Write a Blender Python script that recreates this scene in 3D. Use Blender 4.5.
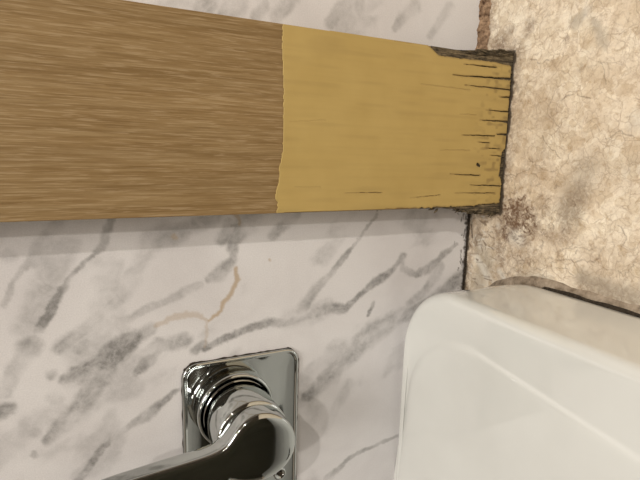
import bpy, math, random
import numpy as np
from mathutils import Matrix, Vector

random.seed(4)
rng = np.random.default_rng(7)
scene = bpy.context.scene
col = scene.collection
for o in list(bpy.data.objects):
    bpy.data.objects.remove(o)

# ------------------------------------------------------------------ camera
# z up, marble wall is the plane y=0 (room at y<0), stone floor is z=0.
# The photograph was taken with the phone turned on its side, so picture-right is down.
RC = np.array([[0.0274933, -0.44844935, -0.8933853],
               [-0.98422495, -0.16840116, 0.05424289],
               [-0.17477231, 0.87780079, -0.44600494]])     # rows: right, down, forward
CAM = np.array([0.0, -0.4096, 0.3895])
FPX = 500.0
cd = bpy.data.cameras.new('camera')
cam = bpy.data.objects.new('camera', cd)
col.objects.link(cam)
cd.sensor_width = 36.0
cd.lens = FPX / 640.0 * 36.0
cd.clip_start = 0.01
m = Matrix.Identity(4)
for i in range(3):
    m[i][0] = RC[0][i]
    m[i][1] = -RC[1][i]
    m[i][2] = -RC[2][i]
    m[i][3] = CAM[i]
cam.matrix_world = m
scene.camera = cam

# ------------------------------------------------------------------ light and exposure
w = bpy.data.worlds.new('world')
scene.world = w
w.use_nodes = True
w.node_tree.nodes['Background'].inputs[0].default_value = (1.0, 0.9, 0.8, 1)
w.node_tree.nodes['Background'].inputs[1].default_value = 0.05

def lamp(name, loc, target, power, size, color, shape='DISK'):
    l = bpy.data.lights.new(name, 'AREA')
    l.energy = power
    l.shape = shape
    l.size = size
    l.color = color
    o = bpy.data.objects.new(name, l)
    o.location = loc
    d = Vector(target) - Vector(loc)
    o.rotation_euler = d.to_track_quat('-Z', 'Y').to_euler()
    col.objects.link(o)
    return o

lamp('mirror_lamp', (1.38, -2.0, 1.8), (-0.05, 0, 0.2), 15.0, 0.07, (1.0, 0.93, 0.84))
lamp('mirror_lamp_second', (0.72, -2.0, 2.0), (-0.05, 0, 0.2), 10.0, 0.07, (1.0, 0.93, 0.84))
lamp('ceiling_fill_panel', (0.35, -1.15, 2.37), (0.35, -1.15, 0), 19, 0.75, (1.0, 0.95, 0.89), 'SQUARE')  # unseen overhead panel added as soft ambient fill
lamp('ceiling_fill_rear', (-0.5, -1.7, 2.37), (-0.5, -1.7, 0), 4, 0.3, (1.0, 0.93, 0.85))  # unseen extra fill added towards the back of the room
vs = scene.view_settings
vs.view_transform = 'Standard'
vs.look = 'None'
vs.exposure = 0.64
vs.gamma = 1.0
vs.use_curve_mapping = False


# ------------------------------------------------------------------ survey helpers: photo point -> point on a real plane
def ray(u, v):
    return RC.T @ np.array([(u - 320) / FPX, (v - 240) / FPX, 1.0])

def on_y(u, v, y=0.0):
    d = ray(u, v)
    p = CAM + d * ((y - CAM[1]) / d[1])
    return p[0], p[2]

def on_z(u, v, z=0.0):
    d = ray(u, v)
    p = CAM + d * ((z - CAM[2]) / d[2])
    return p[0], p[1]

# ------------------------------------------------------------------ numpy noise
def vnoise(x, y, seed):
    r = np.random.default_rng(seed)
    g = r.random((256, 256))
    xi = np.floor(x).astype(int); yi = np.floor(y).astype(int)
    fx = x - xi; fy = y - yi
    fx = fx * fx * (3 - 2 * fx); fy = fy * fy * (3 - 2 * fy)
    a = g[xi % 256, yi % 256]; b = g[(xi + 1) % 256, yi % 256]
    c = g[xi % 256, (yi + 1) % 256]; d = g[(xi + 1) % 256, (yi + 1) % 256]
    return (a * (1 - fx) + b * fx) * (1 - fy) + (c * (1 - fx) + d * fx) * fy

def fbm(x, y, seed, octs=4):
    s = 0; a = 0.5
    for k in range(octs):
        s = s + a * (vnoise(x * 2 ** k, y * 2 ** k, seed + k) - 0.5) * 2
        a *= 0.5
    return s

def sstep(a, b, x):
    t = np.clip((x - a) / (b - a), 0, 1)
    return t * t * (3 - 2 * t)

def stroke(mask, X, Y, pts, strength, soft=0.6, feather=1.0):
    """paint a tapered polyline into a mask; pts = [(x, y, halfwidth)]"""
    for (x0, y0, w0), (x1, y1, w1) in zip(pts[:-1], pts[1:]):
        mw = max(w0, w1) * (1 + soft) * feather + 0.004
        sel = ((X > min(x0, x1) - mw) & (X < max(x0, x1) + mw) & (Y > min(y0, y1) - mw) & (Y < max(y0, y1) + mw))
        if not sel.any():
            continue
        xs = X[sel]; ys = Y[sel]
        dx = x1 - x0; dy = y1 - y0
        t = np.clip(((xs - x0) * dx + (ys - y0) * dy) / (dx * dx + dy * dy + 1e-12), 0, 1)
        d = np.hypot(xs - x0 - t * dx, ys - y0 - t * dy)
        ww = w0 + (w1 - w0) * t
        v = strength * (1 - sstep(ww * (1 - soft), ww * (1 + soft), d))
        mask[sel] = np.maximum(mask[sel], v)

# ------------------------------------------------------------------ mesh helpers
def link(name, me, mat=None, parent=None, smooth=True):
    o = bpy.data.objects.new(name, me)
    col.objects.link(o)
    if mat is not None:
        for mm in (mat if isinstance(mat, (list, tuple)) else [mat]):
            me.materials.append(mm)
    if parent is not None:
        o.parent = parent
    if smooth:
        me.polygons.foreach_set('use_smooth', np.ones(len(me.polygons), dtype=bool))
    return o

def tag(o, label=None, cat=None, kind=None, group=None):
    if label: o['label'] = label
    if cat: o['category'] = cat
    if kind: o['kind'] = kind
    if group: o['group'] = group
    return o

def empty(name, loc):
    o = bpy.data.objects.new(name, None)
    o.location = loc
    o.empty_display_size = 0.02
    col.objects.link(o)
    return o

def fix_parent(root):
    """children are modelled in world coordinates; keep them there"""
    for c in root.children:
        c.location = -Vector(root.location)

def mesh_np(name, V, F):
    me = bpy.data.meshes.new(name)
    V = np.asarray(V, dtype=np.float32); F = np.asarray(F, dtype=np.int32)
    me.vertices.add(len(V)); me.vertices.foreach_set('co', V.ravel())
    me.loops.add(F.size); me.loops.foreach_set('vertex_index', F.ravel())
    me.polygons.add(len(F))
    me.polygons.foreach_set('loop_start', np.arange(len(F), dtype=np.int32) * F.shape[1])
    me.update(calc_edges=True)
    me.validate()
    return me

def mesh_py(name, V, F):
    me = bpy.data.meshes.new(name)
    me.from_pydata([tuple(map(float, v)) for v in V], [], [tuple(map(int, f)) for f in F])
    me.update()
    return me

def grid_faces(nx, ny, flip=False):
    i, j = np.meshgrid(np.arange(nx - 1), np.arange(ny - 1), indexing='ij')
    a = (i * ny + j).ravel(); b = ((i + 1) * ny + j).ravel(); c = ((i + 1) * ny + j + 1).ravel(); d = (i * ny + j + 1).ravel()
    return np.stack([a, d, c, b] if flip else [a, b, c, d], axis=1)

def attr(me, name, vals):
    a = me.attributes.new(name, 'FLOAT', 'POINT')
    a.data.foreach_set('value', np.asarray(vals, dtype=np.float32).ravel())

def box_mesh(name, a, b):
    (x0, y0, z0), (x1, y1, z1) = a, b
    V = [(x0, y0, z0), (x1, y0, z0), (x1, y1, z0), (x0, y1, z0), (x0, y0, z1), (x1, y0, z1), (x1, y1, z1), (x0, y1, z1)]
    F = [(0, 3, 2, 1), (4, 5, 6, 7), (0, 1, 5, 4), (1, 2, 6, 5), (2, 3, 7, 6), (3, 0, 4, 7)]
    return mesh_py(name, V, F)

def loft(rings, close_start=False, close_end=False):
    n = len(rings[0]); V = [p for r in rings for p in r]; F = []
    for k in range(len(rings) - 1):
        for i in range(n):
            j = (i + 1) % n
            F.append((k * n + i, k * n + j, (k + 1) * n + j, (k + 1) * n + i))
    if close_start: F.append(tuple(range(n - 1, -1, -1)))
    if close_end: F.append(tuple((len(rings) - 1) * n + i for i in range(n)))
    return V, F

def fix_normals(me):
    import bmesh
    bm = bmesh.new(); bm.from_mesh(me)
    bmesh.ops.recalc_face_normals(bm, faces=bm.faces)
    bm.to_mesh(me); bm.free()

# ------------------------------------------------------------------ materials
def mat(name):
    mt = bpy.data.materials.new(name)
    mt.use_nodes = True
    nt = mt.node_tree
    b = nt.nodes['Principled BSDF']
    return mt, nt, b

def N(nt, typ, **kw):
    n = nt.nodes.new(typ)
    for k, v in kw.items():
        setattr(n, k, v)
    return n

def noise(nt, vec, scale, detail=4, rough=0.55, dist=0.0):
    n = N(nt, 'ShaderNodeTexNoise')
    n.inputs['Scale'].default_value = scale
    n.inputs['Detail'].default_value = detail
    n.inputs['Roughness'].default_value = rough
    n.inputs['Distortion'].default_value = dist
    nt.links.new(vec, n.inputs['Vector'])
    return n.outputs['Fac']

def pos(nt, scale=(1, 1, 1)):
    t = N(nt, 'ShaderNodeTexCoord')
    mp = N(nt, 'ShaderNodeMapping')
    mp.inputs['Scale'].default_value = scale
    nt.links.new(t.outputs['Object'], mp.inputs['Vector'])
    return mp.outputs['Vector']

def ramp(nt, fac, stops):
    r = N(nt, 'ShaderNodeValToRGB')
    e = r.color_ramp.elements
    while len(e) > 1: e.remove(e[-1])
    e[0].position = stops[0][0]; e[0].color = (*stops[0][1], 1) if len(stops[0][1]) == 3 else stops[0][1]
    for p, c in stops[1:]:
        q = e.new(p); q.color = (*c, 1)
    nt.links.new(fac, r.inputs['Fac'])
    return r.outputs['Color']

def mix(nt, fac, a, b, mode='MIX'):
    n = N(nt, 'ShaderNodeMix', data_type='RGBA', blend_type=mode)
    for s, v in ((n.inputs[0], fac), (n.inputs[6], a), (n.inputs[7], b)):
        if isinstance(v, (int, float)): s.default_value = v
        elif isinstance(v, tuple): s.default_value = (*v, 1)
        else: nt.links.new(v, s)
    return n.outputs[2]

def mth(nt, op, a, b=None, c=None):
    n = N(nt, 'ShaderNodeMath', operation=op)
    for i, v in enumerate((a, b, c)):
        if v is None: continue
        if isinstance(v, (int, float)): n.inputs[i].default_value = v
        else: nt.links.new(v, n.inputs[i])
    return n.outputs[0]

def att(nt, name):
    a = N(nt, 'ShaderNodeAttribute', attribute_name=name)
    return a.outputs['Fac']

def bump(nt, b, h, strength, dist=0.001):
    n = N(nt, 'ShaderNodeBump')
    n.inputs['Strength'].default_value = strength
    n.inputs['Distance'].default_value = dist
    nt.links.new(h, n.inputs['Height'])
    nt.links.new(n.outputs['Normal'], b.inputs['Normal'])

BW = lambda v: (v, v, v)

def m_marble():
    mt, nt, b = mat('veined_white_marble')
    p = pos(nt)
    cloud = noise(nt, p, 9, 5, 0.6, 0.4)
    fine = noise(nt, p, 900, 2, 0.5)
    base = ramp(nt, cloud, [(0.3, (0.60, 0.58, 0.58)), (0.55, (0.68, 0.665, 0.665)), (0.75, (0.72, 0.71, 0.71))])
    brk = noise(nt, p, 160, 4, 0.65)
    brk2 = ramp(nt, brk, [(0.30, BW(0.62)), (0.6, BW(1.0))])
    brk3 = ramp(nt, noise(nt, p, 48, 6, 0.7, 0.6), [(0.34, BW(0.55)), (0.56, BW(1.12))])
    v = mix(nt, 1.0, att(nt, 'vein'), brk2, 'MULTIPLY')
    v = mix(nt, 1.0, v, brk3, 'MULTIPLY')
    c = mix(nt, v, base, (0.20, 0.195, 0.188))
    c = mix(nt, att(nt, 'tan'), c, (0.42, 0.31, 0.19))
    grain = ramp(nt, fine, [(0.3, BW(0.93)), (0.7, BW(1.04))])
    c = mix(nt, 1.0, c, grain, 'MULTIPLY')
    c = mix(nt, att(nt, 'mould'), c, (0.035, 0.026, 0.018))
    nt.links.new(c, b.inputs['Base Color'])
    b.inputs['Roughness'].default_value = 0.38
    b.inputs['Specular IOR Level'].default_value = 0.35
    return mt

def m_stone():
    mt, nt, b = mat('crazed_cream_stone')
    p = pos(nt)
    n1 = noise(nt, p, 22, 6, 0.65, 0.6)
    base = ramp(nt, n1, [(0.32, (0.67, 0.56, 0.425)), (0.5, (0.775, 0.68, 0.545)), (0.68, (0.82, 0.745, 0.61))])
    wv = N(nt, 'ShaderNodeTexNoise'); wv.inputs['Scale'].default_value = 70; wv.inputs['Detail'].default_value = 5
    nt.links.new(p, wv.inputs['Vector'])
    add = N(nt, 'ShaderNodeMixRGB', blend_type='LINEAR_LIGHT'); add.inputs[0].default_value = 0.007
    nt.links.new(p, add.inputs[1]); nt.links.new(wv.outputs['Color'], add.inputs[2])
    # shelly fragments of varied tone
    for sc, amt in ((75, 0.9), (150, 0.9)):
        vo = N(nt, 'ShaderNodeTexVoronoi', feature='F1')
        vo.inputs['Scale'].default_value = sc
        nt.links.new(add.outputs[0], vo.inputs['Vector'])
        cell = ramp(nt, vo.outputs['Color'], [(0.1, (0.86, 0.82, 0.76)), (0.5, BW(1.0)), (0.9, (1.09, 1.10, 1.10))])
        base = mix(nt, amt, base, cell, 'MULTIPLY')
    mot = ramp(nt, noise(nt, p, 170, 7, 0.8, 0.6), [(0.36, (0.74, 0.66, 0.55)), (0.47, BW(1.0)), (0.62, (1.10, 1.10, 1.10))])
    base = mix(nt, 0.8, base, mot, 'MULTIPLY')
    # hairline crazing, two sizes
    hair = None
    for sc, thr, amt, gs in ((38, 0.020, 0.40, 24), (80, 0.05, 0.38, 27), (160, 0.07, 0.30, 40)):
        ve = N(nt, 'ShaderNodeTexVoronoi', feature='DISTANCE_TO_EDGE')
        ve.inputs['Scale'].default_value = sc
        nt.links.new(add.outputs[0], ve.inputs['Vector'])
        hr = ramp(nt, ve.outputs['Distance'], [(0.0, BW(1)), (thr, BW(0))])
        gate = ramp(nt, noise(nt, p, gs, 3, 0.6), [(0.42, BW(0)), (0.58, BW(1))])
        hr = mth(nt, 'MULTIPLY', hr, gate)
        base = mix(nt, mth(nt, 'MULTIPLY', hr, amt), base, (0.30, 0.20, 0.125))
        hair = hr if hair is None else mth(nt, 'ADD', hair, hr)
    sp = ramp(nt, noise(nt, p, 420, 4, 0.7), [(0.58, BW(0)), (0.69, BW(1))])
    base = mix(nt, mth(nt, 'MULTIPLY', sp, 0.38), base, (0.32, 0.20, 0.125))
    dirt = att(nt, 'dirt')
    blot = ramp(nt, noise(nt, p, 210, 5, 0.75, 0.6), [(0.38, BW(0)), (0.54, BW(1))])
    base = mix(nt, mth(nt, 'MULTIPLY', dirt, mth(nt, 'ADD', mth(nt, 'MULTIPLY', blot, 0.75), 0.25)), base, (0.17, 0.098, 0.055))
    base = mix(nt, att(nt, 'grey'), base, (0.32, 0.275, 0.215))
    base = mix(nt, att(nt, 'chalk'), base, (0.70, 0.66, 0.58))
    base = mix(nt, att(nt, 'crack'), base, (0.13, 0.08, 0.05))
    base = mix(nt, att(nt, 'mould'), base, (0.045, 0.032, 0.02))
    nt.links.new(base, b.inputs['Base Color'])
    b.inputs['Roughness'].default_value = 0.5
    b.inputs['Specular IOR Level'].default_value = 0.35
    h = mth(nt, 'ADD', noise(nt, p, 150, 4, 0.6), mth(nt, 'MULTIPLY', hair, -0.6))
    bump(nt, b, h, 0.35, 0.0012)
    return mt

def m_wood():
    mt, nt, b = mat('brown_oak_grain')
    s1 = noise(nt, pos(nt, (560, 60, 15)), 1.0, 5, 0.6, 0.25)
    s2 = noise(nt, pos(nt, (1150, 100, 50)), 1.0, 3, 0.6, 0.2)
    s3 = noise(nt, pos(nt, (45, 20, 2.0)), 1.0, 3, 0.5, 0.3)
    c = ramp(nt, s1, [(0.34, (0.190, 0.118, 0.046)), (0.46, (0.230, 0.148, 0.063)), (0.55, (0.255, 0.170, 0.077)), (0.68, (0.285, 0.196, 0.094))])
    fl = ramp(nt, s2, [(0.53, BW(0)), (0.63, BW(1))])
    c = mix(nt, mth(nt, 'MULTIPLY', fl, 0.6), c, (0.37, 0.272, 0.155))
    dk = ramp(nt, s2, [(0.33, BW(1)), (0.44, BW(0))])
    c = mix(nt, mth(nt, 'MULTIPLY', dk, 0.35), c, (0.14, 0.08, 0.033))
    c3 = ramp(nt, s3, [(0.3, BW(0.92)), (0.7, BW(1.08))])
    c = mix(nt, 1.0, c, c3, 'MULTIPLY')
    nt.links.new(c, b.inputs['Base Color'])
    b.inputs['Roughness'].default_value = 0.55
    b.inputs['Specular IOR Level'].default_value = 0.25
    bump(nt, b, s1, 0.3, 0.0006)
    return mt

def m_rot():
    mt, nt, b = mat('rotted_dark_wood')
    s1 = noise(nt, pos(nt, (700, 700, 60)), 1.0, 5, 0.7, 0.3)
    s2 = noise(nt, pos(nt), 120, 4, 0.6)
    c = ramp(nt, s1, [(0.36, (0.024, 0.017, 0.009)), (0.50, (0.13, 0.098, 0.055)), (0.66, (0.29, 0.225, 0.13))])
    c2 = ramp(nt, s2, [(0.35, BW(0.4)), (0.62, BW(1.15))])
    c = mix(nt, 1.0, c, c2, 'MULTIPLY')
    nt.links.new(c, b.inputs['Base Color'])
    b.inputs['Roughness'].default_value = 0.85
    bump(nt, b, s1, 0.9, 0.002)
    return mt

def m_paint():
    mt, nt, b = mat('ochre_primer_paint')
    p = pos(nt)
    st = noise(nt, pos(nt, (260, 40, 12)), 1.0, 4, 0.6)
    cl = noise(nt, p, 35, 3, 0.5)
    c = ramp(nt, cl, [(0.3, (0.425, 0.302, 0.102)), (0.7, (0.46, 0.332, 0.118))])
    c = mix(nt, 1.0, c, ramp(nt, st, [(0.25, BW(0.95)), (0.5, BW(1.0)), (0.8, BW(1.02))]), 'MULTIPLY')
    c = mix(nt, att(nt, 'grime'), c, (0.19, 0.125, 0.05))
    nt.links.new(c, b.inputs['Base Color'])
    b.inputs['Roughness'].default_value = 0.5
    b.inputs['Specular IOR Level'].default_value = 0.3
    bump(nt, b, st, 0.15, 0.0006)
    return mt

def m_simple(name, c0, c1, scale, rough=0.7, bstr=0.0, bdist=0.001, spec=0.3, lo=0.35, hi=0.65):
    mt, nt, b = mat(name)
    n = noise(nt, pos(nt), scale, 5, 0.65)
    nt.links.new(ramp(nt, n, [(lo, c0), (hi, c1)]), b.inputs['Base Color'])
    b.inputs['Roughness'].default_value = rough
    b.inputs['Specular IOR Level'].default_value = spec
    if bstr: bump(nt, b, n, bstr, bdist)
    return mt

def m_ceramic():
    mt, nt, b = mat('white_glazed_ceramic')
    n = noise(nt, pos(nt), 14, 3, 0.5)
    nt.links.new(ramp(nt, n, [(0.3, (0.69, 0.70, 0.67)), (0.7, (0.73, 0.745, 0.715))]), b.inputs['Base Color'])
    b.inputs['Roughness'].default_value = 0.08
    b.inputs['Specular IOR Level'].default_value = 0.6
    b.inputs['Coat Weight'].default_value = 1.0
    b.inputs['Coat Roughness'].default_value = 0.04
    return mt

def m_chrome():
    mt, nt, b = mat('polished_chrome')
    n = noise(nt, pos(nt), 80, 3, 0.5)
    nt.links.new(ramp(nt, n, [(0.3, BW(0.035)), (0.7, BW(0.07))]), b.inputs['Roughness'])
    b.inputs['Base Color'].default_value = (0.50, 0.52, 0.51, 1)
    b.inputs['Metallic'].default_value = 1.0
    return mt

MARBLE = m_marble(); STONE = m_stone(); WOOD = m_wood(); ROT = m_rot(); PAINT = m_paint()
CERAMIC = m_ceramic(); CHROME = m_chrome()
MOULD_AND_SHADE = m_simple('black_mould_and_socket_shade', (0.012, 0.009, 0.006), (0.06, 0.045, 0.03), 500, 0.9, 0.6)
BROWN = m_simple('brown_joint_filler', (0.07, 0.035, 0.018), (0.40, 0.27, 0.17), 220, 0.85, 0.7, 0.0015)
SEAL = m_simple('grubby_beige_sealant', (0.17, 0.13, 0.09), (0.42, 0.345, 0.265), 120, 0.5, 0.2)
PLASTER = m_simple('cream_plaster', (0.27, 0.245, 0.21), (0.31, 0.28, 0.245), 6, 0.7)
DARKWALL = m_simple('brown_wall_panelling', (0.05, 0.040, 0.03), (0.075, 0.06, 0.045), 5, 0.6)

# ------------------------------------------------------------------ room shell
XA, XB, YA, ZT = -1.25, 2.05, -2.15, 2.42

def nonuni(a, f0, f1, b, step, coarse=0.05):
    L = np.arange(a, f0 - 1e-6, coarse) if f0 > a + 1e-9 else np.array([])
    M = np.arange(f0, f1, step)
    Rr = np.append(np.arange(f1, b - 1e-6, coarse), b) if b > f1 + 1e-9 else np.array([f1])
    return np.concatenate([L, M, Rr])

# marble wall, veins surveyed from the photograph, edges broken up by noise
xs = nonuni(XA, -0.37, 0.17, XB, 0.001, 0.009)
zs = nonuni(0.0, 0.0, 0.46, ZT, 0.001, 0.009)
X, Z = np.meshgrid(xs, zs, indexing='ij')
PXS = 0.00105
wx = X + 0.0034 * fbm(X * 60, Z * 60, 11, 6) + 0.0012 * fbm(X * 330, Z * 330, 15, 3); wz = Z + 0.0034 * fbm(X * 60, Z * 60, 31, 6) + 0.0012 * fbm(X * 330, Z * 330, 35, 3)
vein = np.zeros_like(X); tan = np.zeros_like(X); mould = np.zeros_like(X)
def V(mask, pts, s, soft=0.5):
    q = [(*on_y(u, v), hw * PXS) for u, v, hw in pts]
    if len(q) == 1: q = [q[0], (q[0][0] + 0.0005, q[0][1], q[0][2])]
    stroke(mask, wx, wz, q, s, soft)
veins = [
 ([(113,218,2),(107,235,3),(105,243,3),(97,250,2),(85,262,1.5),(72,276,2),(63,287,3),(58,300,3),(48,315,3.5),(37,330,4)], .75),
 ([(66,245,8),(52,270,10),(42,300,10),(30,325,9)], .30),
 ([(60,222,5),(45,240,6),(32,255,3),(15,280,2),(3,305,2)], .35),
 ([(45,288,5)], .5), ([(8,255,5)], .4), ([(35,262,6),(50,258,6)], .3),
 ([(135,280,6),(120,298,6),(105,312,6),(85,330,6),(62,347,6)], .45),
 ([(110,318,6),(125,330,5),(130,345,5)], .3),
 ([(30,347,8)], .45), ([(30,350,6),(15,370,5),(5,395,4)], .32),
 ([(137,336,6),(120,352,11),(100,365,11),(80,375,9),(64,382,4)], .78),
 ([(110,368,8),(95,390,8),(80,408,9),(65,422,8),(52,437,5)], .70),
 ([(160,343,5),(150,355,6),(140,368,4),(132,377,2)], .65),
 ([(178,392,2),(160,405,4),(145,417,6),(130,428,3),(112,438,2),(100,450,3),(90,465,3),(77,482,3)], .65),
 ([(60,412,7),(40,418,7),(25,425,5),(35,432,5)], .3),
 ([(-5,412,8),(8,410,5)], .6), ([(78,350,5),(88,345,4)], .4), ([(52,375,4)], .45),
 ([(35,455,3)], .4), ([(55,400,5)], .3),
 ([(252,212,12),(240,228,10),(232,242,6),(232,258,4)], .52), ([(222,240,5),(228,225,4)], .55),
 ([(230,262,4),(220,272,6),(208,279,3)], .72),
 ([(200,285,3),(180,295,4),(160,305,3),(140,312,3),(120,322,4)], .42), ([(179,295,3)], .5),
 ([(215,215,8),(190,228,6),(170,235,10),(150,242,8)], .38), ([(150,245,7),(142,262,5),(128,278,5),(115,292,6)], .38),
 ([(150,330,5),(135,340,6),(120,350,6)], .45), ([(185,340,7),(165,345,6)], .5), ([(205,345,4),(195,352,4)], .5),
 ([(294,212,6),(283,225,5),(272,237,4)], .5),
 ([(205,350,3),(225,338,3),(245,328,3),(265,324,4),(285,321,4),(300,319,4),(320,312,5),(330,308,6),(345,308,4),(355,298,3),(365,290,3),(375,283,5),(385,275,4),(395,267,3),(404,257,4)], .72),
 ([(404,257,3),(402,270,3),(415,274,3),(430,268,5),(440,258,4),(458,243,2)], .55),
 ([(376,213,1.5),(362,235,1.5),(350,250,2),(342,260,3),(330,275,3),(315,290,5),(300,312,6)], .50),
 ([(330,308,8),(310,315,9),(290,318,8)], .3),
 ([(462,276,7),(445,292,8),(430,300,6),(412,312,6),(392,320,8),(375,332,11),(360,345,10),(345,360,9),(325,380,9),(308,396,7)], .60),
 ([(440,268,6),(425,290,5),(410,305,5)], .38), ([(372,302,2),(368,316,2)], .6),
 ([(400,434,2),(385,442,2),(365,450,2),(345,462,2.5),(328,478,4)], .55),
 ([(350,385,6),(335,410,6),(325,430,5)], .22),
 ([(238,2,8),(222,20,6)], .45), ([(292,-4,6),(275,18,5)], .5), ([(350,0,7),(330,22,6)], .45),
 ([(380,-4,5),(360,17,4)], .3), ([(415,5,6),(395,28,4)], .35), ([(450,5,5),(430,35,4)], .3), ([(210,0,7),(200,10,5)], .4), ([(265,5,5),(255,18,4)], .35),
]
for pts, s in veins: V(vein, pts, s * 0.95)
# the slab's veining goes on beyond the photograph
for k in range(46):
    x0 = rng.uniform(-1.2, 2.0); z0 = rng.uniform(0.02, 2.3)
    if -0.38 < x0 < 0.2 and z0 < 0.5: continue
    pts = []
    for q in range(7):
        pts.append((x0 + q * 0.035 + rng.normal(0, 0.008), z0 - q * 0.03 + rng.normal(0, 0.008), rng.uniform(0.002, 0.012)))
    stroke(vein, wx, wz, pts, rng.uniform(.3, .7), 0.7)
vein = np.clip(vein * (1.0 + 1.1 * fbm(X * 75 + Z * 40, Z * 45 - X * 25, 47, 5)), 0, 0.85)
faint = fbm(wx * 26 + wz * 20, wx * 12 - wz * 16, 71, 4)
vein = np.maximum(vein, 0.34 * sstep(0.12, 0.5, faint))
V(tan, [(235,268,1.6),(238,280,1.8),(231,292,2),(223,305,2),(221,311,1.5),(209,320,.9)], .75)
V(tan, [(233,213,1.5),(238,219,1.6),(239,226,1)], .55)
V(tan, [(209,320,1),(198,315,1.6),(186,314,2),(170,319,2),(155,327,1.5)], .4)
V(tan, [(209,320,1),(207,335,1.2),(205,348,1)], .3)
V(tan, [(269,261,1)], .6); V(tan, [(175,237,2)], .5)
mm_ = sstep(0.0042, 0.0, Z - 0.004 * np.abs(fbm(X * 220, Z * 120, 91, 3)) * 2) * (X < -0.03) * (X > -0.4)
mould = np.maximum(mould, mm_ * 0.95)
for k in range(26):
    mx = rng.uniform(-0.15, -0.05); mz = abs(rng.normal(0.002, 0.006))
    stroke(mould, wx, wz, [(mx, mz, 0.0008), (mx - rng.uniform(0.001, 0.009), mz + rng.normal(0, 0.001), 0.0004)], rng.uniform(.4, .9), 0.5)
for k in range(20):
    mx = rng.uniform(0.09, 0.16)
    stroke(mould, wx, wz, [(mx, 0.001, 0.001), (mx, rng.uniform(0.002, 0.007), 0.0005)], .5, 0.6)
# grime along the board's lower arris
for k in range(40):
    mz = abs(rng.normal(0, 0.06)) + 0.005
    stroke(mould, wx, wz, [(-0.052, mz, 0.0012), (-0.0515 - rng.uniform(0, 0.004), mz + rng.uniform(0, 0.006), 0.0004)], rng.uniform(.3, .8), 0.6)
me = mesh_np('wall_back', np.stack([X.ravel(), np.zeros(X.size), Z.ravel()], 1), grid_faces(len(xs), len(zs)))
attr(me, 'vein', vein); attr(me, 'tan', tan); attr(me, 'mould', mould)
tag(link('wall_back', me, MARBLE), kind='structure', label='white marble wall with diagonal grey veins')

# stone floor
xs = nonuni(XA, -0.17, 0.24, XB, 0.0007, 0.02)
ys = nonuni(YA, -0.27, 0.0, 0.0, 0.0007, 0.02)
X, Y = np.meshgrid(xs, ys, indexing='ij')
wx = X + 0.0016 * fbm(X * 160, Y * 160, 12, 4); wy = Y + 0.0016 * fbm(X * 160, Y * 160, 32, 4)
dirt = np.zeros_like(X); grey = np.zeros_like(X); chalk = np.zeros_like(X); crack = np.zeros_like(X); mould = np.zeros_like(X)
def G(mask, pts, s, soft=0.8, px=0.0009):
    q = [(*on_z(u, v), hw * px) for u, v, hw in pts]
    if len(q) == 1: q = [q[0], (q[0][0] + 0.0005, q[0][1], q[0][2])]
    stroke(mask, wx, wy, q, s, soft)
for pts, s in [([(515,206,8),(518,220,8),(510,230,8),(505,236,7)], 1.0), ([(530,210,9),(536,226,8),(525,244,7)], .6), ([(478,225,6),(476,250,5)], .5), ([(503,222,9),(497,242,9),(502,262,8)], .6), ([(530,215,12),(545,205,14)], .4), ([(565,232,10),(572,205,14),(580,190,10)], .55),
               ([(525,180,18),(540,160,18)], .28), ([(505,255,14),(530,262,16)], .32), ([(500,45,14),(506,58,6)], .75), ([(530,25,7),(527,33,5)], .6), ([(512,30,5),(497,40,6)], .5),
               ([(518,45,6)], .4), ([(567,40,3)], .6), ([(581,69,3)], .5), ([(520,95,5),(518,125,6),(514,150,6)], .35), ([(540,90,20),(560,130,22)], .16), ([(540,232,8),(558,240,8)], .45),
               ([(497,275,8),(520,272,6)], .35), ([(600,260,20),(630,280,20)], .22), ([(585,285,10),(620,296,10),(645,306,9)], .55), ([(560,180,30),(600,150,30)], .12)]:
    G(dirt, pts, s)
for pts, s in [([(576,22,6),(583,14,3)], .55), ([(601,35,6),(605,45,4),(594,22,4)], .5), ([(575,190,16),(568,212,12),(585,170,14)], .4), ([(583,278,8),(610,290,9),(645,300,9)], .6), ([(640,165,8),(630,172,6)], .25),
               ([(478,240,10),(486,262,12),(478,282,10)], .6), ([(500,285,5),(530,278,6),(550,282,5)], .5), ([(500,60,3),(518,90,2)], .3), ([(535,130,25)], .12)]:
    G(grey, pts, s)
for pts, s in [([(477,258,4),(487,277,4)], .7), ([(500,272,4),(504,279,3)], .7), ([(480,246,3)], .6), ([(514,237,8),(520,240,7)], .55), ([(587,12,5)], .5), ([(498,226,3)], .5), ([(636,122,8)], .4), ([(484,268,3),(495,284,3)], .5)]:
    G(chalk, pts, s)
C_ = [[(515,268),(523,274),(535,270),(546,266),(556,262),(560,252),(572,246),(578,236)], [(556,250),(575,248),(597,248)], [(556,262),(566,260),(585,262),(597,261),(603,248)],
      [(501,265),(506,275),(512,268),(520,274)], [(544,273),(546,281),(558,282)], [(532,229),(532,239),(527,244)], [(636,262),(630,270),(625,276),(618,270)], [(535,165),(548,172),(563,168),(572,150)],
      [(500,175),(515,176),(530,168)], [(540,135),(552,150),(560,158)], [(556,90),(548,112),(560,128)], [(575,276),(566,268),(556,268)], [(600,60),(604,74),(606,84)], [(510,250),(518,262),(530,264)],
      [(620,225),(626,236),(620,250)], [(562,98),(575,92),(590,98)], [(530,60),(540,64),(552,60)], [(606,140),(620,132),(634,138)], [(512,200),(522,206),(530,202),(536,210)], [(540,212),(550,218),(548,228)],
      [(506,246),(500,254),(504,262)], [(524,284),(512,282),(503,285)]]
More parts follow.
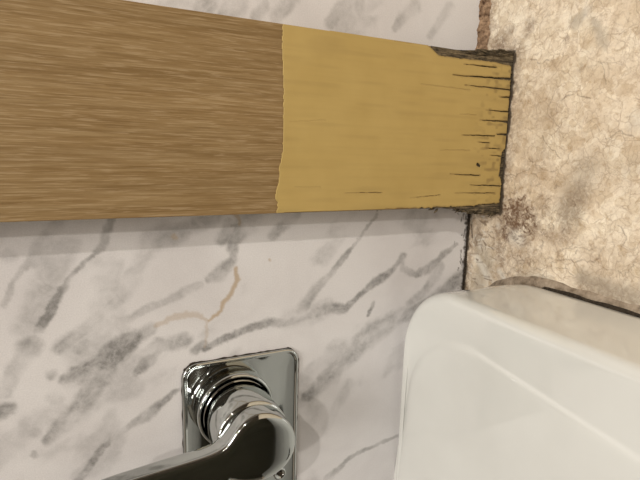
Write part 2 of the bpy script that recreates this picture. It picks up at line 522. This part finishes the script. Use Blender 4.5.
for c in C_:
    q = []
    for (u0, v0), (u1, v1) in zip(c[:-1], c[1:]):
        for t in (0, .25, .5, .75):
            q.append((u0 + (u1 - u0) * t + rng.normal(0, 1.0), v0 + (v1 - v0) * t + rng.normal(0, 0.9), rng.uniform(.25, .7)))
    q.append((*c[-1], .4))
    G(crack, q, rng.uniform(.3, .55), 0.6)
for k in range(150):
    u = rng.uniform(512, 640); v = rng.uniform(0, 285); L = rng.uniform(4, 14); a = rng.normal(0.5, 0.7)
    G(crack, [(u, v, .3), (u + L * .5 * math.cos(a), v + L * .5 * math.sin(a) + rng.normal(0, 1), .6), (u + L * math.cos(a), v + L * math.sin(a), .3)], rng.uniform(.05, .2), 0.6)
for k in range(170):
    u = rng.normal(520, 22); v = rng.normal(230, 32)
    if u < 470 or v < 150: continue
    L = rng.uniform(2, 7); a = rng.uniform(0, 6.3)
    G(crack, [(u, v, .5), (u + L * .5 * math.cos(a), v + L * .5 * math.sin(a), .8), (u + L * math.cos(a + .5), v + L * math.sin(a + .5), .4)], rng.uniform(.2, .55), 0.6)
for k in range(150):
    u = rng.normal(516, 8); v = rng.normal(219, 10)
    if u < 502: continue
    L = rng.uniform(2, 7); a = rng.uniform(0, 6.3)
    G(dirt, [(u, v, 1.2), (u + L * math.cos(a), v + L * math.sin(a), 1.0)], 1.0, 0.6)
    G(crack, [(u, v, .5), (u + L * .5 * math.cos(a), v + L * .5 * math.sin(a), .9), (u + L * math.cos(a + .5), v + L * math.sin(a + .5), .4)], rng.uniform(.2, .5), 0.7)
# grime round the foot of the board and along the wall joint
BT_ = 0.0431
d_board = np.hypot(np.maximum(np.maximum(-0.056 - X, X - 0.099), 0), np.maximum(-BT_ - Y, 0))
ed = d_board - 0.0028 * (fbm(X * 200, Y * 200, 55, 4) + 0.2)
mould = np.maximum(mould, 0.92 * (1 - sstep(0.0004, 0.0026, ed)) )
dirt = np.maximum(dirt, 0.55 * (1 - sstep(0.002, 0.016, ed)))
ew = -Y - 0.004 * (fbm(X * 160, Y * 160, 66, 4) + 0.2)
mould = np.maximum(mould, 0.85 * (1 - sstep(0.0, 0.0042, ew)) * (X < -0.03) * (X > -0.4))
dirt = np.maximum(dirt, 0.6 * (1 - sstep(0.004, 0.016, ew)) * (X < 0.3))
for k in range(60):
    u = rng.normal(478, 8); v = rng.uniform(215, 285)
    if u < 466: continue
    a = rng.normal(0.9, .6); L = rng.uniform(2, 9)
    G(crack if k % 3 else chalk, [(u, v, .6), (u + L * math.cos(a), v + L * math.sin(a), 1.1)], rng.uniform(.3, .75), 0.5)
for u, v0, v1 in ((472, 222, 238), (469, 215, 228), (466, 240, 262)):
    G(mould, [(u, v0, .8), (u - .5, v1, .9)], .9, 0.4)
me = mesh_np('floor', np.stack([X.ravel(), Y.ravel(), np.zeros(X.size)], 1), grid_faces(len(xs), len(ys)))
for n_, a_ in (('dirt', dirt), ('grey', grey), ('chalk', chalk), ('crack', crack), ('mould', mould)): attr(me, n_, a_)
floor_o = tag(link('floor', me, STONE), kind='structure', label='crazed cream stone surface with brown stains')

tag(link('ceiling', box_mesh('ceiling', (XA, YA, ZT), (XB, 0, ZT + .05)), PLASTER, smooth=False), kind='structure', label='cream plaster ceiling')
tag(link('wall_left', box_mesh('wall_left', (XA - .05, YA, 0), (XA, 0, ZT)), PLASTER, smooth=False), kind='structure', label='cream plaster wall beside the ceramic basin')
tag(link('wall_right', box_mesh('wall_right', (XB, YA, 0), (XB + .05, 0, ZT)), DARKWALL, smooth=False), kind='structure', label='brown panelled wall opposite the basin')
tag(link('wall_front', box_mesh('wall_front', (XA, YA - .05, 0), (XB, YA, ZT)), DARKWALL, smooth=False), kind='structure', label='brown panelled wall facing the marble')

REFLECT_DARK = m_simple('dark_reflection_panel', (0.055, 0.052, 0.035), (0.085, 0.08, 0.055), 7, 0.6, spec=0.2)  # unseen low dark panel, added so the chrome reflects something dark
tag(link('added_reflection_panel', box_mesh('added_reflection_panel', (XA, -0.79, 0), (-0.10, -0.735, 0.42)), REFLECT_DARK, smooth=False), kind='structure', label='added dark panel for the chrome to reflect')

# crusty joints between marble and stone
def joint(name, x0, x1, wz0, wy0, mat_, seed, n=260):
    t = np.linspace(0, 1, n); V_ = []
    xx = x0 + (x1 - x0) * t
    a = fbm(xx * 160, xx * 0 + 3.3, seed, 4); b = fbm(xx * 190, xx * 0 + 9.1, seed + 20, 4); c = fbm(xx * 240, xx * 0 + 5.1, seed + 40, 4)
    prof = 7
    for i in range(n):
        hz = wz0 * (1 + 0.55 * a[i]); hy = wy0 * (1 + 0.55 * b[i]); bul = 0.45 + 0.35 * c[i]
        for k in range(prof):
            s = k / (prof - 1)
            lump = 0.0009 * math.sin(i * 1.7 + k * 2.3 + seed) * math.sin(s * math.pi)
            y = -hy * s; z = hz * (1 - s)
            pull = math.sin(s * math.pi) * (bul - 0.5)
            V_.append((xx[i], y - pull * hy + lump - 0.0001, z + pull * hz + lump + 0.0001))
    me = mesh_np(name, V_, grid_faces(n, prof))
    return link(name, me, mat_, floor_o)
joint('joint_filler', 0.0935, 1.9, 0.0085, 0.0075, BROWN, 5, 1500)['label'] = 'brown crumbling joint filler'
joint('joint_filler', -0.24, -0.052, 0.0016, 0.0018, MOULD_AND_SHADE, 17, 420)['label'] = 'black mouldy joint'

# ------------------------------------------------------------------ wooden board standing on the stone, flat against the marble
BX0, BX1, BT = -0.0495, 0.0928, 0.0429
board = tag(empty('wooden_board', (0.0215, -0.021, 0)), 'brown wood-grain board with a yellow painted rotting end against the marble', 'board')
ZS = 0.10
pm = link('wood_panel', box_mesh('wood_panel', (BX0, -BT, ZS), (BX1, -0.0002, 2.05)), WOOD, board, smooth=False)
bv = pm.modifiers.new('bevel', 'BEVEL'); bv.width = 0.0008; bv.segments = 2

def flare(z):
    return 0.0062 * (1 - sstep(0.0, 0.075, z)) ** 0.8

# swollen, rotted lower end: closed shell of rings up the board
nz, nq = 130, 64
rings = []
for zz in np.concatenate([np.linspace(0.0003, 0.02, 40), np.linspace(0.0205, ZS, nz - 40)]):
    fl = float(flare(zz)); xa = BX0 - fl; xb = BX1 + fl; amp = 0.0011 * float(1 - sstep(0.05, ZS - 0.005, zz))
    ring = []
    for i in range(nq):           # front face
        s = i / (nq - 1); ring.append([xa + (xb - xa) * s, -BT, zz, 0])
    for i in range(1, 14): ring.append([xb, -BT + (BT - .0003) * i / 14, zz, 1])
    for i in range(0, nq, 6): ring.append([xb - (xb - xa) * i / (nq - 1), -0.0003, zz, 2])
    for i in range(1, 14): ring.append([xa, -.0003 - (BT - .0003) * i / 14, zz, 3])
    out = []
    for (x, y, z, sd) in ring:
        n1 = float(fbm(np.array([x * 500 + sd * 7.]), np.array([z * 90 + y * 300]), 44, 3)[0])
        if sd == 0: y += amp * (0.9 + n1) if zz < ZS - 0.002 else 0
        if sd == 1: x += amp * 1.4 * n1
        if sd == 3: x += amp * 2.4 * n1
        out.append((x, y, z))
    rings.append(out)
Vv, Ff = loft(rings, True, True)
me = mesh_py('rotted_end', Vv, Ff); fix_normals(me)
link('rotted_end', me, ROT, board)['label'] = 'dark swollen rotten end grain'

# splinters and crumbs of rotten wood along the lower arris
def splinter(p, L, r, ang, mat_, parent, name='splinter'):
    d = Vector((math.sin(ang) * 0.35, random.uniform(-.15, .15), math.cos(ang))).normalized()
    s = d.orthogonal().normalized(); u = d.cross(s)
    P = Vector(p); rs = []
    for k, (t, f) in enumerate(((0, .35), (.25, 1), (.6, .8), (1, .2))):
        c = P + d * (L * t)
        rs.append([c + s * (r * f * math.cos(a) * random.uniform(.7, 1.3)) + u * (r * f * math.sin(a) * random.uniform(.7, 1.3)) for a in (0, 1.26, 2.5, 3.8, 5.0)])
    return loft(rs, True, True)
VV = []; FF = []
for k in range(120):
    z = abs(random.gauss(0, 0.035)) + 0.001
    if z > 0.11: continue
    x = BX0 - float(flare(z)) + random.uniform(-0.0026, 0.0012) * (1 - z / .13)
    y = random.uniform(-BT - 0.0002, -BT + 0.012)
    v, f = splinter((x, y, z), random.uniform(.003, .010), random.uniform(.0004, .0012), random.gauss(0, .5), None, None)
    FF += [tuple(i + len(VV) for i in q) for q in f]; VV += v
for k in range(46):
    z = random.uniform(0.001, 0.055); x = BX1 + float(flare(z)) - random.uniform(0.0, 0.005); y = -BT - random.uniform(-.0006, .0004)
    v, f = splinter((x, y, z), random.uniform(.006, .016), random.uniform(.0003, .0007), random.gauss(0, .12), None, None)
    FF += [tuple(i + len(VV) for i in q) for q in f]; VV += v
tag(link('wood_splinters', mesh_py('wood_splinters', VV, FF), ROT, board), kind='stuff')

# coat of ochre primer: a thin skin with a ragged outline, chips and open cracks
FY = -BT - 0.0010
nx, nzc = 450, 470
gx = np.linspace(BX0 - 0.0068, BX1 + 0.0068, nx); gz = np.linspace(0.002, 0.258, nzc)
X, Z = np.meshgrid(gx, gz, indexing='ij')
def poly_at(pts, horizontal=True):
    return np.array([on_y(u, v, FY) for u, v in pts])
top = poly_at([(283,20),(282,40),(283,70),(283.5,100),(283,150),(281,160),(279.5,166),(279,182),(276,190),(275,199),(278,203),(276,216)])
o_ = np.argsort(top[:, 0])
ztop = np.interp(gx, top[o_, 0], top[o_, 1]) + 0.0006 * fbm(gx * 400, gx * 0, 3, 3)
end = poly_at([(512,62),(511,80),(510,100),(509,115),(508,135),(506,148),(502.5,153),(501,165),(500,172),(501,178),(502,186),(501,196),(499,205)])
o_ = np.argsort(end[:, 0])
zend = np.interp(gx, end[o_, 0], end[o_, 1]) + 0.0012 * fbm(gx * 350, gx * 0 + 4, 8, 3) + 0.0005
up = poly_at([(280,23.5),(400,40.5),(427,44),(434,50),(439,55),(455,57.5),(469,59),(482,60.5),(496,62),(512,66)])
o_ = np.argsort(up[:, 1])
xup = np.interp(gz, up[o_, 1], up[o_, 0]) + 0.0006 * fbm(gz * 300, gz * 0, 13, 3) * (gz < .13)
lo = poly_at([(270,213.3),(400,208.6),(430,207.8),(450,207),(470,206),(485,204.5),(500,203)])
o_ = np.argsort(lo[:, 1])
xlo = np.interp(gz, lo[o_, 1], lo[o_, 0]) + 0.0012 * fbm(gz * 260, gz * 0 + 7, 14, 4) * (gz < .14)
inside = (Z < ztop[:, None]) & (Z > zend[:, None]) & (X < np.minimum(xup, BX1 + 0.0002)[None, :]) & (X > np.maximum(xlo, BX0 - 0.0002)[None, :])
crk = np.zeros_like(X)
wX = X + 0.0005 * fbm(X * 250, Z * 250, 21, 3)
cr = [(464,64,497,67.5,.7,1),(453,75,511,79,1.0,1),(492,78,512,79.3,1.6,1),(465,85,511,90,.8,1),(421,84,470,90,.45,.6),(486,110,510,112,.7,1),(480,120,511,122,.9,1),
      (500,121,511,122.4,1.7,1),(462,135,495,136,.7,1),(497,134,511,135.2,1.5,1),(478,142,490,143,.6,.9),(490,155,508,157,.8,1),(450,174,480,175.5,.7,1),(470,185,502,186,.8,1),
      (345,193,382,192.5,.5,.7),(295,187,320,187.5,.6,.35),(410,198,440,195,.5,.7),(455,193,495,193,.6,.9),(485,148,500,149,.6,.9),
      (290,122,325,120.5,.7,.3),(503,152,499.5,176,1.0,1),(505,155,502,170,.9,1),(440,150,470,150.5,.45,.6),(500,97,511,97.5,.9,1),(460,114,476,115,.45,.6)]
for u0, v0, u1, v1, w_, s in cr:
    a = on_y(u0, v0, FY); b = on_y(u1, v1, FY); k = 0.0007 * w_
    mid = (a[0] * .5 + b[0] * .5, a[1] * .5 + b[1] * .5)
    stroke(crk, wX, Z, [(a[0], a[1], k * .35), (mid[0], mid[1], k), (b[0], b[1], k * 1.1)], s, 0.35)
stroke(crk, wX, Z, [(*on_y(478, 164.5, FY), 0.0018), (*on_y(480, 166, FY), 0.0012)], 1, .3)
grime = np.zeros_like(X)
for u0, v0, u1, v1, w_, s in cr:
    a = on_y(u0, v0, FY); b = on_y(u1, v1, FY)
    stroke(grime, wX, Z, [(*a, 0.0010 * w_), (*b, 0.0016 * w_)], .4 * s, 0.9)
grime = np.maximum(grime, 0.55 * sstep(0.5, 0.9, vnoise(X * 300, Z * 190, 77)) * (1 - sstep(0.02, 0.05, Z)))
grime = np.maximum(grime, 0.12 * sstep(0.6, 0.95, vnoise(X * 230, Z * 25, 78)))
rag = np.minimum.reduce([Z - zend[:, None], (X - xlo[None, :]) + .004 * (Z > .14), (xup[None, :] - X) + .004 * (Z > .14)])
grime = np.maximum(grime, 0.5 * (1 - sstep(0.0, 0.0022, rag)))
cell = inside[:-1, :-1] & inside[1:, :-1] & inside[1:, 1:] & inside[:-1, 1:]
ckc = (crk[:-1, :-1] + crk[1:, :-1] + crk[1:, 1:] + crk[:-1, 1:]) / 4
hole = ckc > 0.62
cell &= ~hole                       # cracks are real slits that show the dark wood below
Yf = FY + 0.0004 * sstep(.1, .7, crk) - 0.0005 * (1 - sstep(0.0, 0.03, Z)) * fbm(X * 120, Z * 80, 61, 3)
front = np.stack([X.ravel(), Yf.ravel(), Z.ravel()], 1)
back = np.stack([X.ravel(), np.full(X.size, -BT - 0.00015), Z.ravel()], 1)
allf = grid_faces(nx, nzc)
cf = cell.ravel()
F = [allf[cf]]
nV = X.size
pad = np.zeros((nx + 1, nzc + 1), bool); pad[1:-1, 1:-1] = cell
idx = np.arange(nx * nzc).reshape(nx, nzc)
# rim quads where a painted cell borders an empty one
for (di, dj) in ((1, 0), (-1, 0), (0, 1), (0, -1)):
    nb = np.roll(pad, (-di, -dj), (0, 1))[1:-1, 1:-1]
    i, j = np.nonzero(cell & ~nb)
    if di == 1: a, b = idx[i + 1, j], idx[i + 1, j + 1]
    elif di == -1: a, b = idx[i, j + 1], idx[i, j]
    elif dj == 1: a, b = idx[i + 1, j + 1], idx[i, j + 1]
    else: a, b = idx[i, j], idx[i + 1, j]
    F.append(np.stack([b, a, a + nV, b + nV], 1))
F = np.concatenate(F)
Vall = np.concatenate([front, back])
used = np.zeros(len(Vall), bool); used[F.ravel()] = True
remap = np.cumsum(used) - 1
me = mesh_np('paint_coat', Vall[used], remap[F])
attr(me, 'grime', np.concatenate([grime.ravel(), grime.ravel()])[used])
link('paint_coat', me, PAINT, board, smooth=False)['label'] = 'ochre yellow primer coat, cracked and chipped at the end'
fix_parent(board)

# ------------------------------------------------------------------ ceramic basin on the stone
def rrect(x0, x1, y0, y1, r, z, n=14, rot=0.0, m_=10):
    """ring of points; r = corner radii for (x1,y1),(x0,y1),(x0,y0),(x1,y0)"""
    r = r if isinstance(r, (list, tuple)) else [r] * 4
    cs = [(x1 - r[0], y1 - r[0], 0), (x0 + r[1], y1 - r[1], 90), (x0 + r[2], y0 + r[2], 180), (x1 - r[3], y0 + r[3], 270)]
    arcs = []
    for (cx, cy, a0), rr in zip(cs, r):
        arcs.append([(cx + rr * math.cos(math.radians(a0 + 90 * k / n)), cy + rr * math.sin(math.radians(a0 + 90 * k / n))) for k in range(n + 1)])
    pts = []
    for k in range(4):
        pts += arcs[k]
        e = arcs[k][-1]; s = arcs[(k + 1) % 4][0]
        for q in range(1, m_):
            pts.append((e[0] + (s[0] - e[0]) * q / m_, e[1] + (s[1] - e[1]) * q / m_))
    if rot:
        c, s_ = math.cos(rot), math.sin(rot); px, py = x1, y1
        pts = [(px + (x - px) * c - (y - py) * s_, py + (x - px) * s_ + (y - py) * c) for x, y in pts]
    return [(x, y, z) for x, y in pts]

TX0, TX1, TY0, TY1 = -0.92, -0.1165, -0.72, -0.0006
basin = tag(empty('ceramic_basin', (-0.5, -0.33, 0)), 'white glazed ceramic basin with a rounded rim beside the stone', 'basin')
R_ = []
def trow(ins, z, r, back=0.0):
    R_.append(rrect(TX0 + ins, TX1 - ins, TY0 + ins, TY1 - back, [r, r, r, r], z))
trow(0.000, 0.0004, .105)
trow(0.0005, 0.004, .103)
trow(0.004, 0.030, .092)
trow(0.0080, 0.058, .078)
trow(0.0098, 0.071, .072, .0003)
for k in range(1, 8):
    a = math.pi / 2 * k / 7
    trow(0.0098 + 0.010 * (1 - math.cos(a)), 0.071 + 0.0105 * math.sin(a), .072 - .004 * k / 7, .0003 + 0.006 * (1 - math.cos(a)))
R_.append(rrect(TX0 + .045, TX1 - .036, TY0 + .045, TY1 - .014, .066, 0.0805))
def drow(ins, z, r):
    R_.append(rrect(TX0 + .09 + ins, -0.158 - ins, TY0 + .09 + ins, -0.024 - ins, r, z, rot=math.radians(-6)))
for i_, z_, r_ in ((-.006, .0800, .085), (-.002, .0798, .085), (.000, .0799, .085), (.0015, .0804, .085), (.003, .0809, .085), (.005, .0813, .085), (.008, .0815, .085), (.018, .0814, .08), (.05, .0802, .075), (.12, .077, .06), (.18, .0745, .05)):
    drow(i_, z_, r_)
V_, F_ = loft(R_, True, True)
me = mesh_py('basin_body', V_, F_); fix_normals(me)
bo = link('basin_body', me, CERAMIC, basin)
ss = bo.modifiers.new('subdivision', 'SUBSURF'); ss.levels = 1; ss.render_levels = 2
# drain
def lathe(prof, center, axis='z', n=48):
    cx, cy, cz = center; rs = []
    for r, h in prof:
        ring = []
        for k in range(n):
            a = 2 * math.pi * k / n
            if axis == 'z': ring.append((cx + r * math.cos(a), cy + r * math.sin(a), cz + h))
            else: ring.append((cx + r * math.cos(a), cy - h, cz + r * math.sin(a)))
        rs.append(ring)
    return loft(rs, True, True)
v, f = lathe([(.045, -.004), (.045, .002), (.041, .004), (.02, .005), (.004, .0055)], (-.5, -.37, .0750))
me = mesh_py('drain_cover', v, f); fix_normals(me); link('drain_cover', me, CHROME, basin)
# sealant bead round the foot, and the dark split in it
def bead(name, r_off, z_h, w_, mat_, seed, amp, y_lim=None):
    base = rrect(TX0, TX1, TY0, TY1, .105, 0, n=40, m_=60)
    c = np.array(base)[:, :2]
    nrm = np.roll(c, -1, 0) - np.roll(c, 1, 0); nrm = np.stack([nrm[:, 1], -nrm[:, 0]], 1); nrm /= np.linalg.norm(nrm, axis=1, keepdims=True) + 1e-9
    keep = [i for i in range(len(c)) if c[i, 1] < -0.004]
    start = max(keep, key=lambda i: c[i, 1] + (c[i, 0] > -0.4))
    rings = []
    for i in range(len(c)):
        if c[i, 1] > -0.0115: continue
        q = fbm(np.array([c[i, 0] * 60]), np.array([c[i, 1] * 60 + seed]), seed, 4)[0]
        k_ = 1.0 if name == 'sealant_bead' else float(sstep(-0.075, -0.13, c[i, 1])) if c[i, 0] > -0.4 else 1.0
        ww = w_ * (1 + amp * q) * k_; hh = z_h * (1 + amp * q) * (0.3 + 0.7 * k_)
        p = c[i] + nrm[i] * r_off
        rings.append((i, [(p[0] - nrm[i][0] * .002, p[1] - nrm[i][1] * .002, hh), (p[0] + nrm[i][0] * ww * .35, p[1] + nrm[i][1] * ww * .35, hh * .85),
                      (p[0] + nrm[i][0] * ww * .75, p[1] + nrm[i][1] * ww * .75, hh * .45), (p[0] + nrm[i][0] * ww, p[1] + nrm[i][1] * ww, 0.0002)]))
    V_ = []; F_ = []
    for k, (i, r) in enumerate(rings):
        V_ += r
        if k and rings[k - 1][0] == i - 1:
            for t in range(3): F_.append(((k - 1) * 4 + t, k * 4 + t, k * 4 + t + 1, (k - 1) * 4 + t + 1))
    if rings[0][0] == 0 and rings[-1][0] == len(c) - 1:
        k = len(rings) - 1
        for t in range(3): F_.append((k * 4 + t, t, t + 1, k * 4 + t + 1))
    me = mesh_py(name, V_, F_); fix_normals(me)
    return link(name, me, mat_, basin)
bead('sealant_bead', 0.0, 0.0032, 0.0060, SEAL, 23, .45)['label'] = 'grubby beige sealant bead'
bead('mould_line', -0.0003, 0.0050, 0.0017, MOULD_AND_SHADE, 41, .45)['label'] = 'black mouldy split in the sealant'
fix_parent(basin)

# ------------------------------------------------------------------ chrome lever mixer on the marble
PX0, PX1, PZ0, PZ1 = -0.340, -0.1826, 0.2024, 0.3108
mixer = tag(empty('lever_mixer', ((PX0 + PX1) / 2, 0, (PZ0 + PZ1) / 2)), 'chrome single-lever mixer tap on a rounded mirror-like plate on the marble', 'faucet')
def prow(ins, y, r): return [(x, y, z) for x, z, _ in rrect(PX0 + ins, PX1 - ins, PZ0 + ins, PZ1 - ins, r, 0, n=10, m_=4)]
v, f = loft([prow(0, -.0003, .013), prow(0, -.0026, .013), prow(.0006, -.0038, .0125), prow(.0016, -.0042, .0118), prow(.0026, -.0040, .011), prow(.0032, -.0034, .0106), prow(.0042, -.0032, .0098), prow(.02, -.0031, .004)], True, True)
me = mesh_py('wall_plate', v, f); fix_normals(me)
po = link('wall_plate', me, CHROME, mixer)
# mouldy bedding showing round the plate
base = prow(0, 0, .013); V_ = []; F_ = []
nb = len(base) * 6; seq = []
for i in range(len(base)):
    a = np.array(base[i]); b = np.array(base[(i + 1) % len(base)])
    for k in range(6): seq.append(a + (b - a) * k / 6)
ctr = np.array([(PX0 + PX1) / 2, 0, (PZ0 + PZ1) / 2])
for p in seq:
    s = np.sign(p - ctr); q = vnoise(np.array([p[0] * 420]), np.array([p[2] * 420]), 5)[0]
    g = 0.0001 + 0.0024 * max(0, q - 0.5)
    dx = (p - ctr) / np.array([(PX1 - PX0) / 2, 1, (PZ1 - PZ0) / 2]); dx[1] = 0
    mxd = np.array([dx[0] if abs(dx[0]) > .9 else 0, 0, dx[2] if abs(dx[2]) > .85 else 0])
    o2 = p + mxd * g
    V_ += [tuple(p - mxd * .001 + np.array([0, -.0022, 0])), tuple(o2 + np.array([0, -.0016, 0])), tuple(o2 + np.array([0, -.0001, 0]))]
for i in range(len(seq)):
    j = (i + 1) % len(seq)
    for t in range(2): F_.append((i * 3 + t, j * 3 + t, j * 3 + t + 1, i * 3 + t + 1))
me = mesh_py('plate_bedding', V_, F_); fix_normals(me)
link('plate_bedding', me, MOULD_AND_SHADE, mixer)['label'] = 'black mouldy edge of the plate'

CXm, CZm = -0.2270, 0.2670
v, f = lathe([(.0345, .002), (.0345, .0150), (.0341, .0165), (.0332, .0174), (.0322, .0174), (.0316, .0165), (.0314, .0120)], (CXm, 0, CZm), 'y', 96)
me = mesh_py('collar_ring', v, f); fix_normals(me); link('collar_ring', me, CHROME, mixer)
v, f = lathe([(.0300, .010), (.0300, .018), (.0296, .0188), (.0288, .0192), (.0288, .0200), (.0296, .0204), (.0300, .0212), (.0300, .058), (.0292, .060), (.026, .0605)], (CXm, 0, CZm), 'y', 96)
me = mesh_py('sleeve', v, f); fix_normals(me); so = link('sleeve', me, CHROME, mixer)

# lever handle: a domed cap flowing into a flat tapering bar that points up the wall
def lever():
    rings = []
    n = 40
    def sec(z, xc, hw, yb, yf, e):
        out = []
        yc = (yb + yf) / 2; hy = (yf - yb) / 2
        for k in range(n):
            a = 2 * math.pi * k / n
            c, s = math.cos(a), math.sin(a)
            out.append((xc + hw * math.copysign(abs(c) ** (2 / e), c), -(yc + hy * math.copysign(abs(s) ** (2 / e), s)), z))
        return out
    R0 = 0.0288
    for k in range(0, 17):
        a = -math.pi / 2 + math.pi * k / 16 * 0.80
        z = CZm + R0 * math.sin(a); hw = max(R0 * math.cos(a), 0.004)
        end_ = (1 - math.cos(a)) ** 3 * (a < 0)
        rings.append(sec(z, CXm - .0065 * max(0, math.sin(a)) ** 2, hw, .0585 + .004 * end_, .0815 - .058 * (z - .2365) - .004 * end_, 6.0))
    for z, hw, yb in ((.2945, .0165, .0600), (.300, .0142, .0600), (.308, .0131, .0595), (.320, .0129, .0590), (.340, .0129, .0580), (.362, .0128, .0575), (.380, .0126, .0570), (.3875, .0110, .0585), (.390, .006, .061)):
        t = (z - .2945) / .0955
        rings.append(sec(z, CXm - .0085 - .0095 * t, hw * .97, yb, .0815 - .058 * (z - .2365) - (.003 if z > .389 else 0), 6.0))
    return loft(rings, True, True)
v, f = lever()
me = mesh_py('lever_handle', v, f); fix_normals(me)
lo_ = link('lever_handle', me, CHROME, mixer)
ss = lo_.modifiers.new('subdivision', 'SUBSURF'); ss.levels = 1; ss.render_levels = 2
# plate screw
sx, sz = on_y(280, 474, -.004)
v, f = lathe([(.0062, .0030), (.0062, .0040), (.0056, .0046), (.0044, .0044), (.0036, .0036), (.0034, .0034)], (sx, 0, sz), 'y', 36)
me = mesh_py('plate_screw', v, f); fix_normals(me); sc = link('plate_screw', me, CHROME, mixer)
v, f = lathe([(.0024, .0033), (.0024, .0042), (.0014, .0043)], (sx, 0, sz), 'y', 6)  # black plug: the shade inside the hex hole is put into its colour
me = mesh_py('socket_shade', v, f); fix_normals(me); link('socket_shade', me, MOULD_AND_SHADE, sc, smooth=False)
fix_parent(mixer)
